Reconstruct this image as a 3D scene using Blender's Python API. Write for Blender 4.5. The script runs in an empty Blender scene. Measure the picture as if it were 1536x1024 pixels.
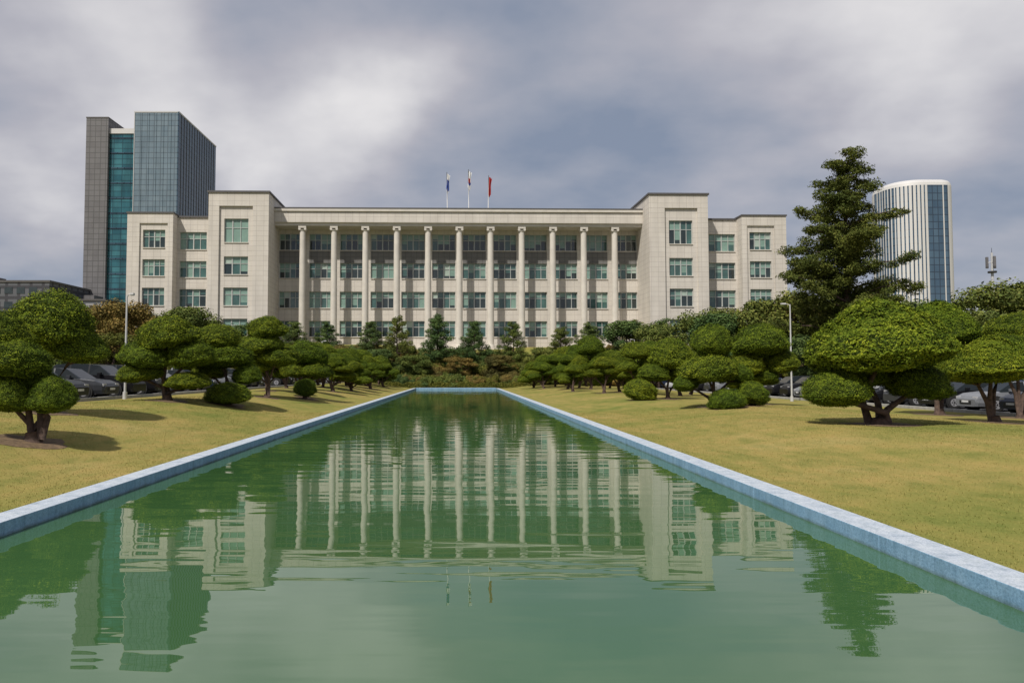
import bpy, math, random
import numpy as np
from mathutils import Vector
R=random.Random(7)
NR=np.random.RandomState(11)
scene=bpy.context.scene
col=scene.collection
scene.view_settings.view_transform='Standard'
scene.view_settings.look='None'
scene.view_settings.exposure=0

# ---------------------------------------------------------------- materials
def new_mat(name):
    m=bpy.data.materials.new(name); m.use_nodes=True
    nt=m.node_tree; b=nt.nodes['Principled BSDF']
    return m,nt,b
def N(nt,t,**kw):
    n=nt.nodes.new(t)
    for k,v in kw.items(): setattr(n,k,v)
    return n
def ramp(nt,fac,stops):
    r=N(nt,'ShaderNodeValToRGB'); e=r.color_ramp.elements
    while len(e)<len(stops): e.new(0.5)
    for i,(p,c) in enumerate(stops):
        e[i].position=p; e[i].color=(c[0],c[1],c[2],1)
    nt.links.new(fac,r.inputs[0]); return r.outputs[0]
def noise(nt,vec,scale,detail=4,rough=.55):
    n=N(nt,'ShaderNodeTexNoise'); n.inputs['Scale'].default_value=scale
    n.inputs['Detail'].default_value=detail; n.inputs['Roughness'].default_value=rough
    nt.links.new(vec,n.inputs['Vector']); return n.outputs['Fac']
def mix(nt,fac,a,b,mode='MIX'):
    m=N(nt,'ShaderNodeMix',data_type='RGBA',blend_type=mode)
    if isinstance(fac,(int,float)): m.inputs[0].default_value=fac
    else: nt.links.new(fac,m.inputs[0])
    for i,v in ((6,a),(7,b)):
        if isinstance(v,tuple): m.inputs[i].default_value=(v[0],v[1],v[2],1)
        else: nt.links.new(v,m.inputs[i])
    return m.outputs[2]
def objco(nt): return N(nt,'ShaderNodeTexCoord').outputs['Object']
def mapping(nt,vec,scale=(1,1,1),loc=(0,0,0)):
    m=N(nt,'ShaderNodeMapping'); m.inputs['Scale'].default_value=scale; m.inputs['Location'].default_value=loc
    nt.links.new(vec,m.inputs['Vector']); return m.outputs[0]
def math_(nt,op,a,b=None,c=None):
    m=N(nt,'ShaderNodeMath',operation=op)
    for i,v in enumerate((a,b,c)):
        if v is None: continue
        if isinstance(v,(int,float)): m.inputs[i].default_value=v
        else: nt.links.new(v,m.inputs[i])
    return m.outputs[0]
def bump(nt,b,h,strength,dist):
    n=N(nt,'ShaderNodeBump'); n.inputs['Strength'].default_value=strength; n.inputs['Distance'].default_value=dist
    nt.links.new(h,n.inputs['Height']); nt.links.new(n.outputs[0],b.inputs['Normal'])
def simple(name,c,rough=.6,metal=0,spec=.5,var=.12,nscale=3):
    m,nt,b=new_mat(name)
    f=noise(nt,objco(nt),nscale)
    lo=tuple(x*(1-var) for x in c); hi=tuple(min(1,x*(1+var)) for x in c)
    nt.links.new(ramp(nt,f,[(.3,lo),(.7,hi)]),b.inputs['Base Color'])
    b.inputs['Roughness'].default_value=rough; b.inputs['Metallic'].default_value=metal
    b.inputs['Specular IOR Level'].default_value=spec
    return m
def wallco(nt):
    s=N(nt,'ShaderNodeSeparateXYZ'); nt.links.new(objco(nt),s.inputs[0])
    c=N(nt,'ShaderNodeCombineXYZ')
    nt.links.new(math_(nt,'ADD',s.outputs[0],s.outputs[1]),c.inputs[0]); nt.links.new(s.outputs[2],c.inputs[1])
    return c.outputs[0]
def tiled(name,c1,c2,mort,w,h,ms,rough=.7,metal=0,spec=.4,offset=0,stain=.15,coat=0):
    m,nt,b=new_mat(name)
    br=N(nt,'ShaderNodeTexBrick'); br.offset=offset
    nt.links.new(wallco(nt),br.inputs['Vector'])
    br.inputs['Color1'].default_value=(*c1,1); br.inputs['Color2'].default_value=(*c2,1); br.inputs['Mortar'].default_value=(*mort,1)
    br.inputs['Scale'].default_value=1; br.inputs['Brick Width'].default_value=w; br.inputs['Row Height'].default_value=h
    br.inputs['Mortar Size'].default_value=ms; br.inputs['Bias'].default_value=0
    f=noise(nt,mapping(nt,objco(nt),(.5,.5,.12)),1.2,5)
    st=ramp(nt,f,[(.3,(1-stain,)*3),(.65,(1,1,1))])
    nt.links.new(mix(nt,1.0,br.outputs['Color'],st,'MULTIPLY'),b.inputs['Base Color'])
    b.inputs['Roughness'].default_value=rough; b.inputs['Metallic'].default_value=metal
    b.inputs['Specular IOR Level'].default_value=spec
    return m

M={}
M['stone']=tiled('cream_stone',(.66,.615,.55),(.63,.585,.52),(.46,.42,.375),1.25,.85,.028,stain=.16)
M['stone2']=simple('smooth_stone',(.60,.56,.495),.75,var=.08,nscale=.8)
M['darkpanel']=tiled('spandrel_panel',(.20,.195,.185),(.18,.175,.165),(.10,.10,.10),1.0,.8,.04)
M['trim']=simple('dark_roof_trim',(.09,.085,.085),.6)
M['frame']=simple('window_frame',(.42,.44,.42),.5,var=.05)
M['blind']=simple('window_blind',(.20,.31,.26),.25,spec=.6,var=.12,nscale=1)
M['blind2']=simple('window_blind_pale',(.36,.44,.38),.3,spec=.5,var=.1,nscale=1)
M['glassd']=simple('window_glass_dark',(.02,.032,.033),.08,spec=.8,var=.4,nscale=.7)
M['glasst']=simple('window_glass_teal',(.05,.11,.10),.08,spec=.8,var=.3,nscale=.7)
M['cw_front']=tiled('curtain_wall_pale',(.24,.31,.345),(.20,.27,.31),(.11,.14,.16),1.9,1.5,.08,.22,.35,.6,stain=.22)  # curtain walls: pane-to-pane tone paints in uneven glass reflections
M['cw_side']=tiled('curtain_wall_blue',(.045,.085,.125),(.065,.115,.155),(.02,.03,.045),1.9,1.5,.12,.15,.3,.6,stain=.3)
M['cw_teal']=tiled('curtain_wall_teal',(.025,.12,.155),(.06,.21,.24),(.02,.07,.09),2.4,1.5,.1,.12,.2,.6,stain=.4)
M['cw_grey']=tiled('grey_cladding',(.17,.165,.17),(.145,.14,.145),(.08,.08,.08),1.5,1.5,.08,.6,0,.4)
M['white']=simple('white_cladding',(.58,.57,.56),.5,var=.05)
M['blueglass']=tiled('tower_blue_glass',(.07,.125,.19),(.10,.165,.23),(.04,.06,.09),1.6,2.2,.12,.15,.3,.6,stain=.2)
M['metal']=simple('painted_metal',(.5,.5,.5),.4,var=.05)
M['bark']=simple('bark',(.075,.048,.036),.9,var=.5,nscale=8)
M['concrete_dark']=tiled('far_building_wall',(.12,.125,.14),(.10,.105,.12),(.05,.05,.06),3,2.6,.4)
M['concrete_lt']=tiled('far_building_light',(.33,.33,.35),(.3,.3,.32),(.12,.13,.15),3,2.6,.5)

def foliage(name,c1,c2,c3,nscale=1.2,gap_shade=0):
    m,nt,b=new_mat(name)
    g=N(nt,'ShaderNodeNewGeometry'); oi=N(nt,'ShaderNodeObjectInfo')
    isl=ramp(nt,g.outputs['Random Per Island'],[(0,c1),(.6,c2),(1,c3)])
    f=noise(nt,g.outputs['Position'],nscale,3)
    sh=ramp(nt,f,[(.3,(.58,.66,.7)),(.7,(1.28,1.2,1.05))])
    c=mix(nt,1.0,isl,sh,'MULTIPLY')
    if gap_shade:
        f=noise(nt,mapping(nt,g.outputs['Position'],(1,1,1.9)),gap_shade,2,.6)  # shade of gaps between leaf clumps, painted into the leaf colour
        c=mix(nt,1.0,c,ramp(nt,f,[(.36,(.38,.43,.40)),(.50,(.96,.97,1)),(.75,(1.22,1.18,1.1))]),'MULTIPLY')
    v=ramp(nt,oi.outputs['Random'],[(0,(.74,.85,.85)),(.5,(.97,1,1)),(1,(1.2,1.1,1))])
    c=mix(nt,1.0,c,v,'MULTIPLY')
    nt.links.new(c,b.inputs['Base Color'])
    b.inputs['Roughness'].default_value=.75; b.inputs['Specular IOR Level'].default_value=.1
    return m
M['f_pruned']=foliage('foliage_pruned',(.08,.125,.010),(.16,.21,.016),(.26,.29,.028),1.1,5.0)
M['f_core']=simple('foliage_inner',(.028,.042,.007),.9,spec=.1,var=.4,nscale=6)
M['f_broad']=foliage('foliage_broadleaf',(.07,.095,.024),(.14,.17,.038),(.22,.22,.06),.35)
M['f_brown']=foliage('foliage_autumn',(.11,.092,.030),(.18,.145,.044),(.25,.17,.06),.35)
M['f_pine']=foliage('foliage_pine',(.055,.090,.030),(.10,.15,.045),(.16,.20,.065),.35)
M['f_conifer']=foliage('foliage_conifer',(.058,.072,.015),(.12,.132,.027),(.20,.19,.045),.3)

# grass
def grass_col(nt,co,k):
    f1=noise(nt,co,.16,6,.65)
    return ramp(nt,f1,[(.30,(.165*k,.185*k,.048*k)),(.45,(.235*k,.215*k,.064*k)),(.57,(.285*k,.235*k,.080*k)),(.75,(.345*k,.275*k,.112*k))])
m,nt,b=new_mat('grass'); M['grass']=m
co=objco(nt)
f2=noise(nt,mapping(nt,co,(1,.5,1)),1.5,6,.65); f3=noise(nt,co,26,4,.7)
c=grass_col(nt,co,1.0)
c=mix(nt,.85,c,ramp(nt,f2,[(.34,(.66,.80,.66)),(.5,(.98,1,.95)),(.64,(1.18,1.08,1.1))]),'MULTIPLY')
c=mix(nt,.6,c,ramp(nt,f3,[(.3,(.68,.72,.66)),(.65,(1.15,1.12,1.1))]),'MULTIPLY')
nt.links.new(c,b.inputs['Base Color']); b.inputs['Roughness'].default_value=.95; b.inputs['Specular IOR Level'].default_value=.05
bump(nt,b,noise(nt,co,40,4,.7),.5,.02)
m,nt,b=new_mat('grass_blades'); M['blade']=m
co=objco(nt); c=grass_col(nt,co,1.12)
g=N(nt,'ShaderNodeNewGeometry')
c=mix(nt,1.0,c,ramp(nt,g.outputs['Random Per Island'],[(0,(.78,.84,.75)),(1,(1.22,1.15,1.2))]),'MULTIPLY')
nt.links.new(c,b.inputs['Base Color']); b.inputs['Roughness'].default_value=.8; b.inputs['Specular IOR Level'].default_value=.1
# asphalt
m,nt,b=new_mat('asphalt'); M['asphalt']=m
co=objco(nt)
nt.links.new(mix(nt,.5,ramp(nt,noise(nt,co,.4),[(.3,(.05,.05,.052)),(.7,(.085,.083,.08))]),ramp(nt,noise(nt,co,60),[(.3,(.04,.04,.04)),(.7,(.1,.1,.1))])),b.inputs['Base Color'])
b.inputs['Roughness'].default_value=.85
M['paint']=simple('road_paint',(.7,.7,.68),.6,var=.15)
M['kerb']=simple('kerb_concrete',(.36,.35,.33),.85,var=.15,nscale=4)
M['mulch']=simple('bare_soil',(.13,.085,.045),.95,var=.45,nscale=9)
# coping (painted concrete), stained near the waterline
m,nt,b=new_mat('blue_painted_concrete'); M['coping']=m
co=objco(nt)
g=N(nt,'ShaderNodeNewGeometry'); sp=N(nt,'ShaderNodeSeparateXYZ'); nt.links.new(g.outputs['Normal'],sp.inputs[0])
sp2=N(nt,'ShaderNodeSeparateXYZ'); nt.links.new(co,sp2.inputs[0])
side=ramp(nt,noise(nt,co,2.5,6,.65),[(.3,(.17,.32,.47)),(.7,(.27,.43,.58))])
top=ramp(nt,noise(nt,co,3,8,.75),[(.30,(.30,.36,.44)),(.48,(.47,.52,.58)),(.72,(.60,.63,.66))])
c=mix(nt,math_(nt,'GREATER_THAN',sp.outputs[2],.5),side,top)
spk=ramp(nt,noise(nt,co,38,4,.75),[(.36,(.60,.64,.68)),(.55,(1.05,1.05,1.05))])
c=mix(nt,.85,c,spk,'MULTIPLY')
strk=ramp(nt,noise(nt,mapping(nt,co,(3,3,.4)),2.2,4,.7),[(.35,(.72,.76,.76)),(.55,(1,1,1))])
c=mix(nt,.8,c,strk,'MULTIPLY')
wl=math_(nt,'ADD',sp2.outputs[2],math_(nt,'MULTIPLY',noise(nt,co,3,4),.09))
c=mix(nt,ramp(nt,math_(nt,'MULTIPLY_ADD',wl,8,1.75),[(.3,(1,1,1)),(.9,(0,0,0))]),c,(.075,.115,.085))
nt.links.new(c,b.inputs['Base Color']); b.inputs['Roughness'].default_value=.75
bump(nt,b,noise(nt,co,30,5,.7),.5,.012)
# water
m,nt,b=new_mat('pool_water'); M['water']=m
co=objco(nt)
nt.links.new(ramp(nt,noise(nt,co,.12,4),[(.3,(.036,.098,.030)),(.7,(.054,.130,.046))]),b.inputs['Base Color'])
b.inputs['Roughness'].default_value=.01; b.inputs['IOR'].default_value=1.85; b.inputs['Specular IOR Level'].default_value=.5
h1=noise(nt,mapping(nt,co,(.40,1.75,1)),1.0,1,.4)
h2=noise(nt,mapping(nt,co,(1.1,5.5,1),(3,1,0)),1.0,1,.5)
h=math_(nt,'ADD',h1,math_(nt,'MULTIPLY',h2,.13))
h=math_(nt,'MULTIPLY',h,ramp(nt,noise(nt,mapping(nt,co,(.5,.22,1)),.5,2),[(.35,(.6,.6,.6)),(.65,(1.15,1.15,1.15))]))
bump(nt,b,h,1.0,.0098)

# ---------------------------------------------------------------- mesh builder
class MB:
    def __init__(s): s.v=[]; s.f=[]; s.m=[]; s.mats=[]
    def mi(s,k):
        if k not in s.mats: s.mats.append(k)
        return s.mats.index(k)
    def quad(s,a,b,c,d,k):
        n=len(s.v); s.v+= [a,b,c,d]; s.f.append((n,n+1,n+2,n+3)); s.m.append(s.mi(k))
    def box(s,x0,x1,y0,y1,z0,z1,k):
        if x1<x0:x0,x1=x1,x0
        n=len(s.v)
        s.v+=[(x0,y0,z0),(x1,y0,z0),(x1,y1,z0),(x0,y1,z0),(x0,y0,z1),(x1,y0,z1),(x1,y1,z1),(x0,y1,z1)]
        i=s.mi(k)
        for f in ((0,3,2,1),(4,5,6,7),(0,1,5,4),(1,2,6,5),(2,3,7,6),(3,0,4,7)):
            s.f.append(tuple(n+a for a in f)); s.m.append(i)
    def tube(s,pts,rad,k,n=8,cap=True):
        i=s.mi(k); base=len(s.v); pts=[Vector(p) for p in pts]
        for j,p in enumerate(pts):
            d=(pts[min(j+1,len(pts)-1)]-pts[max(j-1,0)]).normalized()
            up=Vector((0,0,1)) if abs(d.z)<.9 else Vector((1,0,0))
            a=d.cross(up).normalized(); b=d.cross(a).normalized()
            for q in range(n):
                t=2*math.pi*q/n
                s.v.append(tuple(p+(a*math.cos(t)+b*math.sin(t))*rad[j]))
        for j in range(len(pts)-1):
            for q in range(n):
                s.f.append((base+j*n+q,base+j*n+(q+1)%n,base+(j+1)*n+(q+1)%n,base+(j+1)*n+q)); s.m.append(i)
        if cap:
            s.f.append(tuple(base+q for q in range(n))); s.m.append(i)
            s.f.append(tuple(base+(len(pts)-1)*n+q for q in reversed(range(n)))); s.m.append(i)
    def build(s,name,parent=None,smooth=False,loc=(0,0,0),bev=0):
        me=bpy.data.meshes.new(name); me.from_pydata(s.v,[],s.f)
        for k in s.mats: me.materials.append(M[k])
        me.polygons.foreach_set('material_index',s.m)
        if smooth: me.polygons.foreach_set('use_smooth',[True]*len(s.f))
        me.update()
        o=bpy.data.objects.new(name,me); col.objects.link(o); o.location=loc
        if parent: o.parent=parent
        if bev:
            bm=o.modifiers.new('bevel','BEVEL'); bm.width=bev; bm.segments=2; bm.limit_method='ANGLE'
        return o
def empty(name,loc=(0,0,0),rz=0,sc=1):
    o=bpy.data.objects.new(name,None); col.objects.link(o); o.location=loc; o.rotation_euler=(0,0,rz)
    o.scale=(sc,sc,sc) if not isinstance(sc,tuple) else sc
    o.empty_display_size=.5
    return o
def inst(name,mesh,parent,loc,scale,rz=0,mat=None):
    o=bpy.data.objects.new(name,mesh); col.objects.link(o); o.parent=parent
    o.location=loc; o.scale=scale; o.rotation_euler=(0,0,rz)
    if mat:
        o.material_slots[0].link='OBJECT'; o.material_slots[0].material=M[mat]
    return o

# ---------------------------------------------------------------- terrain
def ss(t):
    t=np.clip(t,0,1); return t*t*(3-2*t)
def ground_z(X,Y):
    X=np.asarray(X,float); Y=np.asarray(Y,float)
    l=.85*ss((-6.7-X)/7.3); r=.45*ss((X-5.9)/7)-.25*ss((X-14)/9)
    und=.07*np.sin(X*.7+1)*np.sin(Y*.31)*ss((np.abs(X)-7)/2)*(1-ss((np.abs(X)-14)/2))
    hl=6.3*ss((Y-110)/17)
    return -.04+l+r+und+hl
def gz(x,y): return float(ground_z(x,y))
xs=np.array([-4000,-1500,-800,-400,-200,-120,-80,-60,-50,-40,-34]+list(np.linspace(-32,-6.7,56))+[-6.45,-6.35]+list(np.linspace(-6,5,4))+[5.35,5.45]+list(np.linspace(5.8,40,70))+[50,60,80,120,200,400,800,1500,4000])
ys=np.array([-400,-100,-40,-20,-10,-4,0,1.65,1.75]+list(np.linspace(3,104,80))+[105.25,105.35]+list(np.linspace(106,130,24))+[150,200,300,600,1200,5000])
XX,YY=np.meshgrid(xs,ys); ZZ=ground_z(XX,YY)
pool=(XX>-6.4)&(XX<5.4)&(YY>1.7)&(YY<105.3); ZZ[pool]=-1.2
nx,ny=len(xs),len(ys)
V=np.stack([XX,YY,ZZ],-1).reshape(-1,3)
idx=np.arange(nx*ny).reshape(ny,nx)
F=np.stack([idx[:-1,:-1],idx[:-1,1:],idx[1:,1:],idx[1:,:-1]],-1).reshape(-1,4)
def np_mesh(name,V,F,mats,smooth=False,mi=None):
    me=bpy.data.meshes.new(name); k=F.shape[1]
    me.vertices.add(len(V)); me.vertices.foreach_set('co',V.astype(np.float32).ravel())
    me.loops.add(F.size); me.loops.foreach_set('vertex_index',F.astype(np.int32).ravel())
    me.polygons.add(len(F)); me.polygons.foreach_set('loop_start',(np.arange(len(F))*k).astype(np.int32))
    me.polygons.foreach_set('loop_total',np.full(len(F),k,np.int32))
    for a in mats: me.materials.append(M[a])
    if mi is not None: me.polygons.foreach_set('material_index',mi.astype(np.int32))
    if smooth: me.polygons.foreach_set('use_smooth',np.ones(len(F),bool))
    me.update(calc_edges=True); me.validate()
    return me
o=bpy.data.objects.new('ground',np_mesh('ground',V,F,['grass'],True)); col.objects.link(o)

# lawn blades
nb=150000
side=NR.rand(nb)<.45
bx=np.where(side,-6.70-NR.rand(nb)**1.3*9,5.75+NR.rand(nb)**1.3*13)
by=5+NR.rand(nb)**1.5*34
bz=ground_z(bx,by)-.004
ang=NR.rand(nb)*6.283; hh=.014+NR.rand(nb)*.022; w=.004+.00025*by
lean=NR.randn(nb,2)*.014
P=np.zeros((nb,3,3)); P[:,0]=np.stack([bx-np.cos(ang)*w,by-np.sin(ang)*w,bz],-1)
P[:,1]=np.stack([bx+np.cos(ang)*w,by+np.sin(ang)*w,bz],-1)
P[:,2]=np.stack([bx+lean[:,0],by+lean[:,1],bz+hh],-1)
o=bpy.data.objects.new('lawn_grass',np_mesh('lawn_grass',P.reshape(-1,3),np.arange(nb*3).reshape(-1,3),['blade'])); col.objects.link(o)

# ---------------------------------------------------------------- pool
pe=empty('reflecting_pool')
mb=MB()
y=1.45
while y<105.7:
    y2=min(y+3.9,105.8)
    mb.box(-6.65,-6.2,y,y2-.003,-1.25,0,'coping'); mb.box(5.23,5.7,y,y2-.003,-1.25,0,'coping'); y=y2
mb.box(-6.19,5.22,1.45,1.9,-1.25,0,'coping')
x=-6.19
while x<5.2:
    x2=min(x+3.8,5.22); mb.box(x,x2-.003,104.9,105.8,-1.25,.06,'coping'); x=x2
mb.build('pool_coping',pe,bev=.010)
mb=MB(); mb.quad((-6.21,1.88,-.2),(5.24,1.88,-.2),(5.24,104.92,-.2),(-6.21,104.92,-.2),'water')
w_=mb.build('water'); 

# ---------------------------------------------------------------- parking areas
mb=MB()
def strip(mb,x0,x1,y0,y1,z,k): mb.quad((x0,y0,z),(x1,y0,z),(x1,y1,z),(x0,y1,z),k)
ZL,ZR=.83,.18
strip(mb,-31,-16.6,-20,107,ZL,'asphalt'); strip(mb,24.3,38.5,-20,107,ZR,'asphalt')
mb.build('parking_road')
mb=MB()
for yy in np.arange(0,106,2.9):
    strip(mb,-22,-17,yy,yy+.12,ZL+.004,'paint'); strip(mb,24.8,29.8,yy,yy+.12,ZR+.004,'paint')
mb.build('parking_bay_markings')
mb=MB()
for yy in np.arange(-20,107,1.0):
    mb.box(-16.6,-16.4,yy,yy+.985,ZL-.1,ZL+.13,'kerb'); mb.box(24.1,24.3,yy,yy+.985,ZR-.1,ZR+.13,'kerb')
mb.build('kerb',bev=.012)

# ---------------------------------------------------------------- main building
BY=130
bld=empty('university_main_building',(0,BY,0),math.radians(1.2))
GB=5.0
wall=MB(); win=MB(); trim=MB()
def window(x0,x1,z0,z1,y,nc=4,split=.62,teal=.35):
    g=y+.36
    win.box(x0,x1,y-.14,y+.3,z0,z0+.13,'stone2')
    z0=z0+.13; fw=.075
    win.box(x0,x0+fw*1.4,g-.1,g,z0,z1,'frame'); win.box(x1-fw*1.4,x1,g-.1,g,z0,z1,'frame')
    win.box(x0+fw*1.4,x1-fw*1.4,g-.1,g,z0,z0+fw,'frame'); win.box(x0+fw*1.4,x1-fw*1.4,g-.1,g,z1-fw,z1,'frame')
    zs=z0+(z1-z0)*split; w=(x1-x0)/nc
    win.box(x0+fw*1.4,x1-fw*1.4,g-.08,g-.003,zs-fw*.7,zs+fw*.7,'frame')
    for i in range(1,nc):
        xx=x0+i*w; ww=fw*1.3 if i==nc//2 else fw*.7
        win.box(xx-ww,xx+ww,g-.095,g-.001,z0+fw,z1-fw,'frame')
    blindall=R.random()<teal
    for i in range(nc):
        a=x0+i*w; 
        r=R.random()
        up='blind' if (blindall or r<.45) else ('blind2' if r<.6 else 'glasst')
        r=R.random()
        lo=('blind' if r<.4 else 'glasst') if blindall else ('glassd' if r<.65 else 'glasst')
        dl=R.choice([0,0,.0,-.35,-.7,.3]) 
        zz=zs+dl*(zs-z0)*(.5 if dl>0 else 1)
        win.box(a,a+w,g,g+.05,z0,zz,lo); win.box(a,a+w,g,g+.05,zz,z1,up)
def facade(x0,x1,z0,z1,y,cols,rows,k='stone',th=.6,spk=None,**kw):
    xx=x0
    for (a,b) in cols:
        if a>xx: wall.box(xx,a,y,y+th,z0,z1,k)
        zz=z0
        for ri,(c,d) in enumerate(rows):
            wall.box(a,b,y,y+th,zz,c,(spk[ri] if spk else k)); window(a,b,c,d,y,**kw); zz=d
        wall.box(a,b,y,y+th,zz,z1,k); xx=b
    if xx<x1: wall.box(xx,x1,y,y+th,z0,z1,k)
rowsB=[(8.4,11.4),(13.5,16.7),(18.8,22.0),(24.3,28.5)]
rowsW=[(8.4,11.4),(13.6,16.8),(18.7,21.7),(23.6,26.8)]
rowsP=[(8.6,11.6),(13.8,16.9),(19.2,22.1),(24.3,27.4)]
for s in (-1,1):
    def sx(a,b): return (s*a,s*b) if s>0 else (-b,-a)
    # raised block
    x0,x1=sx(32.6,42.8); c=sx(36.1,40.2); y=125-BY
    facade(x0,x1,GB,32.9,y,[c],rowsB,nc=3 if s<0 else 4,teal=.6)
    wall.box(x0,x1,y+.6,y+16,GB,32.9,'stone')
    a,b=sx(32.6,35.3); wall.box(a,b,y-.35,y-.003,GB,30.6,'stone')
    a,b=sx(41.0,42.8); wall.box(a,b,y-.35,y-.003,GB,30.6,'stone')
    wall.box(x0,x1,y-.35,y-.003,30.61,32.9,'stone')
    trim.box(x0-.2,x1+.2,y-.55,y+16.2,32.9,33.2,'trim')
    # recessed wing
    x0,x1=sx(42.8,49.3); y=128.3-BY; c=sx(44.2,48.9) 
    facade(x0,x1,GB,29.3,y,[c],rowsW,teal=.5)
    wall.box(x0,x1,y+.6,y+12,GB,29.3,'stone'); 
    trim.box(x0+.2,x1-.2,y-.2,y+12,29.3,29.6,'trim')
    # end bay
    x0,x1=sx(49.3,57.1); y=126.4-BY; c=sx(50.7,54.5)
    facade(x0,x1,GB,29.6,y,[c],rowsW,teal=.5)
    wall.box(x0,x1,y+.6,y+14,GB,29.6,'stone')
    a,b=sx(49.3,50.2); wall.box(a,b,y-.25,y-.003,GB,27.9,'stone')
    a,b=sx(55.0,57.1); wall.box(a,b,y-.25,y-.003,GB,27.9,'stone')
    wall.box(x0,x1,y-.25,y-.003,27.91,29.6,'stone')
    trim.box(x0-.12,x1+.12,y-.4,y+14.1,29.6,29.85,'trim')
# portico
sp=5.56
cols=[]
for i in range(12):
    cx=(i-5.5)*sp
    w=2.12 if 0<i<11 else 1.95
    cols.append((cx-w,cx+w))
yw=132.7-BY
facade(-32.59,32.59,GB,31,yw,cols,rowsP,spk=['stone','stone','stone','darkpanel'],teal=.3)
wall.box(-32.59,32.59,yw+.6,yw+14,GB,31,'stone')
ye=128.9-BY
wall.box(-32.59,32.59,ye,yw-.003,28.75,30.7,'stone')     # entablature
wall.box(-32.59,32.59,ye+.35,yw-.003,28.2,28.75,'stone2')
trim.box(-32.59,32.59,ye-.25,yw-.003,30.7,31.15,'stone2')
trim.box(-32.59,32.59,ye-.3,yw+14,31.15,31.35,'trim')
wall.box(-32.59,32.59,ye-.6,yw-.003,GB,6.6,'stone2')
wall.build('walls',bld); win.build('windows',bld); trim.build('roof_trim',bld)
cb=MB()
for i in range(11):
    cx=(i-5)*sp; cy=129.9-BY
    cb.tube([(cx,cy,6.6),(cx,cy,7.0),(cx,cy,7.01),(cx,cy,7.2)],[.80,.80,.68,.62],'stone2',20)
    cb.tube([(cx,cy,7.2),(cx,cy,14),(cx,cy,21),(cx,cy,27.3)],[.59,.58,.55,.51],'stone2',20)
    cb.tube([(cx,cy,27.3),(cx,cy,27.42),(cx,cy,27.55)],[.54,.62,.66],'stone2',20)
    for q in (-1,1):
        cb.tube([(cx+q*.50,cy-.60,27.66),(cx+q*.50,cy+.60,27.66)],[.22,.22],'stone2',14)
    cb.box(cx-.68,cx+.68,cy-.62,cy+.62,27.84,28.2,'stone2')
cb.build('columns',bld,smooth=False)

# flags
def flag(px,top,lean,cols_):
    e=empty('flagpole',(px,131,31.3))
    mb=MB(); mb.tube([(0,0,0),(lean*.5,0,(top-31.3)*.5),(lean,0,top-31.3)],[.09,.075,.05],'metal',8); mb.build('pole',e,True)
    fb=MB(); n=14; rows=16; H=3.6; zt=top-31.3-.2
    grid=[]
    for j in range(rows+1):
        row=[]
        for i in range(n+1):
            u=i/n; v=j/rows
            xx=lean-.02+u*(.62-.2*v)+.08*math.sin(v*5+u*3)*u
            yy=.22*math.sin(u*11+v*2.2)*(.3+u)
            row.append((xx-.1*v,yy,zt-v*H*(.72+.28*(1-abs(u-.45)*1.4))-u*.5))
        grid.append(row)
    for j in range(rows):
        for i in range(n):
            fb.quad(grid[j][i],grid[j+1][i],grid[j+1][i+1],grid[j][i+1],cols_(i/n,j/rows))
    fb.build('flag_cloth',e,True)
M['fblue']=simple('flag_blue',(.03,.07,.32),.8); M['fwhite']=simple('flag_white',(.72,.72,.72),.8); M['fred']=simple('flag_red',(.40,.03,.03),.8)
flag(-2.15,38.4,-.1,lambda u,v:'fblue' if v>.25 and v<.9 else 'fwhite')
flag(1.7,38.9,-.05,lambda u,v:'fred' if .35<v<.62 and u<.8 else('fblue' if .62<=v<.70 else 'fwhite'))
flag(5.2,37.8,.1,lambda u,v:'fred')

# ---------------------------------------------------------------- towers
t=empty('glass_office_tower',(-90,200,0))
mb=MB()
def faced_box(mb,x0,x1,y0,y1,z0,z1,front,side,top='trim'):
    n=[(x0,y0),(x1,y0),(x1,y1),(x0,y1)]
    ks=[front,side,front,side]
    for i in range(4):
        a=n[i]; b=n[(i+1)%4]
        mb.quad((*a,z0),(*b,z0),(*b,z1),(*a,z1),ks[i])
    mb.quad((x0,y0,z1),(x1,y0,z1),(x1,y1,z1),(x0,y1,z1),top)
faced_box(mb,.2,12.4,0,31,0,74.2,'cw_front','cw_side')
faced_box(mb,-7.0,.2,1.0,30,0,68.6,'cw_teal','cw_teal')
faced_box(mb,-13.1,-7.0,0,30,0,72.7,'cw_grey','cw_grey')
mb.build('tower_volumes',t)
mb=MB()
mb.box(-7.0,.19,.7,29,68.6,70.0,'white')
mb.box(.15,.33,-.12,-.003,0,74.4,'metal'); mb.box(12.22,12.5,-.12,-.003,0,74.4,'cw_side')
for i in range(1,6): mb.box(.2+i*2.03-.05,.2+i*2.03+.05,-.12,-.003,0,74.2,'cw_front')
for i in range(1,15): mb.box(12.403,12.5,i*2.06-.06,i*2.06+.06,0,74.2,'trim')
mb.box(.1,12.5,-.1,31.1,74.2,74.6,'metal')
mb.box(-13.2,-6.95,-.1,30.1,72.7,73.0,'trim')
for k in range(1,17): mb.box(-6.95,.1,.85,.997,k*4.2,k*4.2+.35,'cw_side')
mb.build('tower_trim',t)

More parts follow.
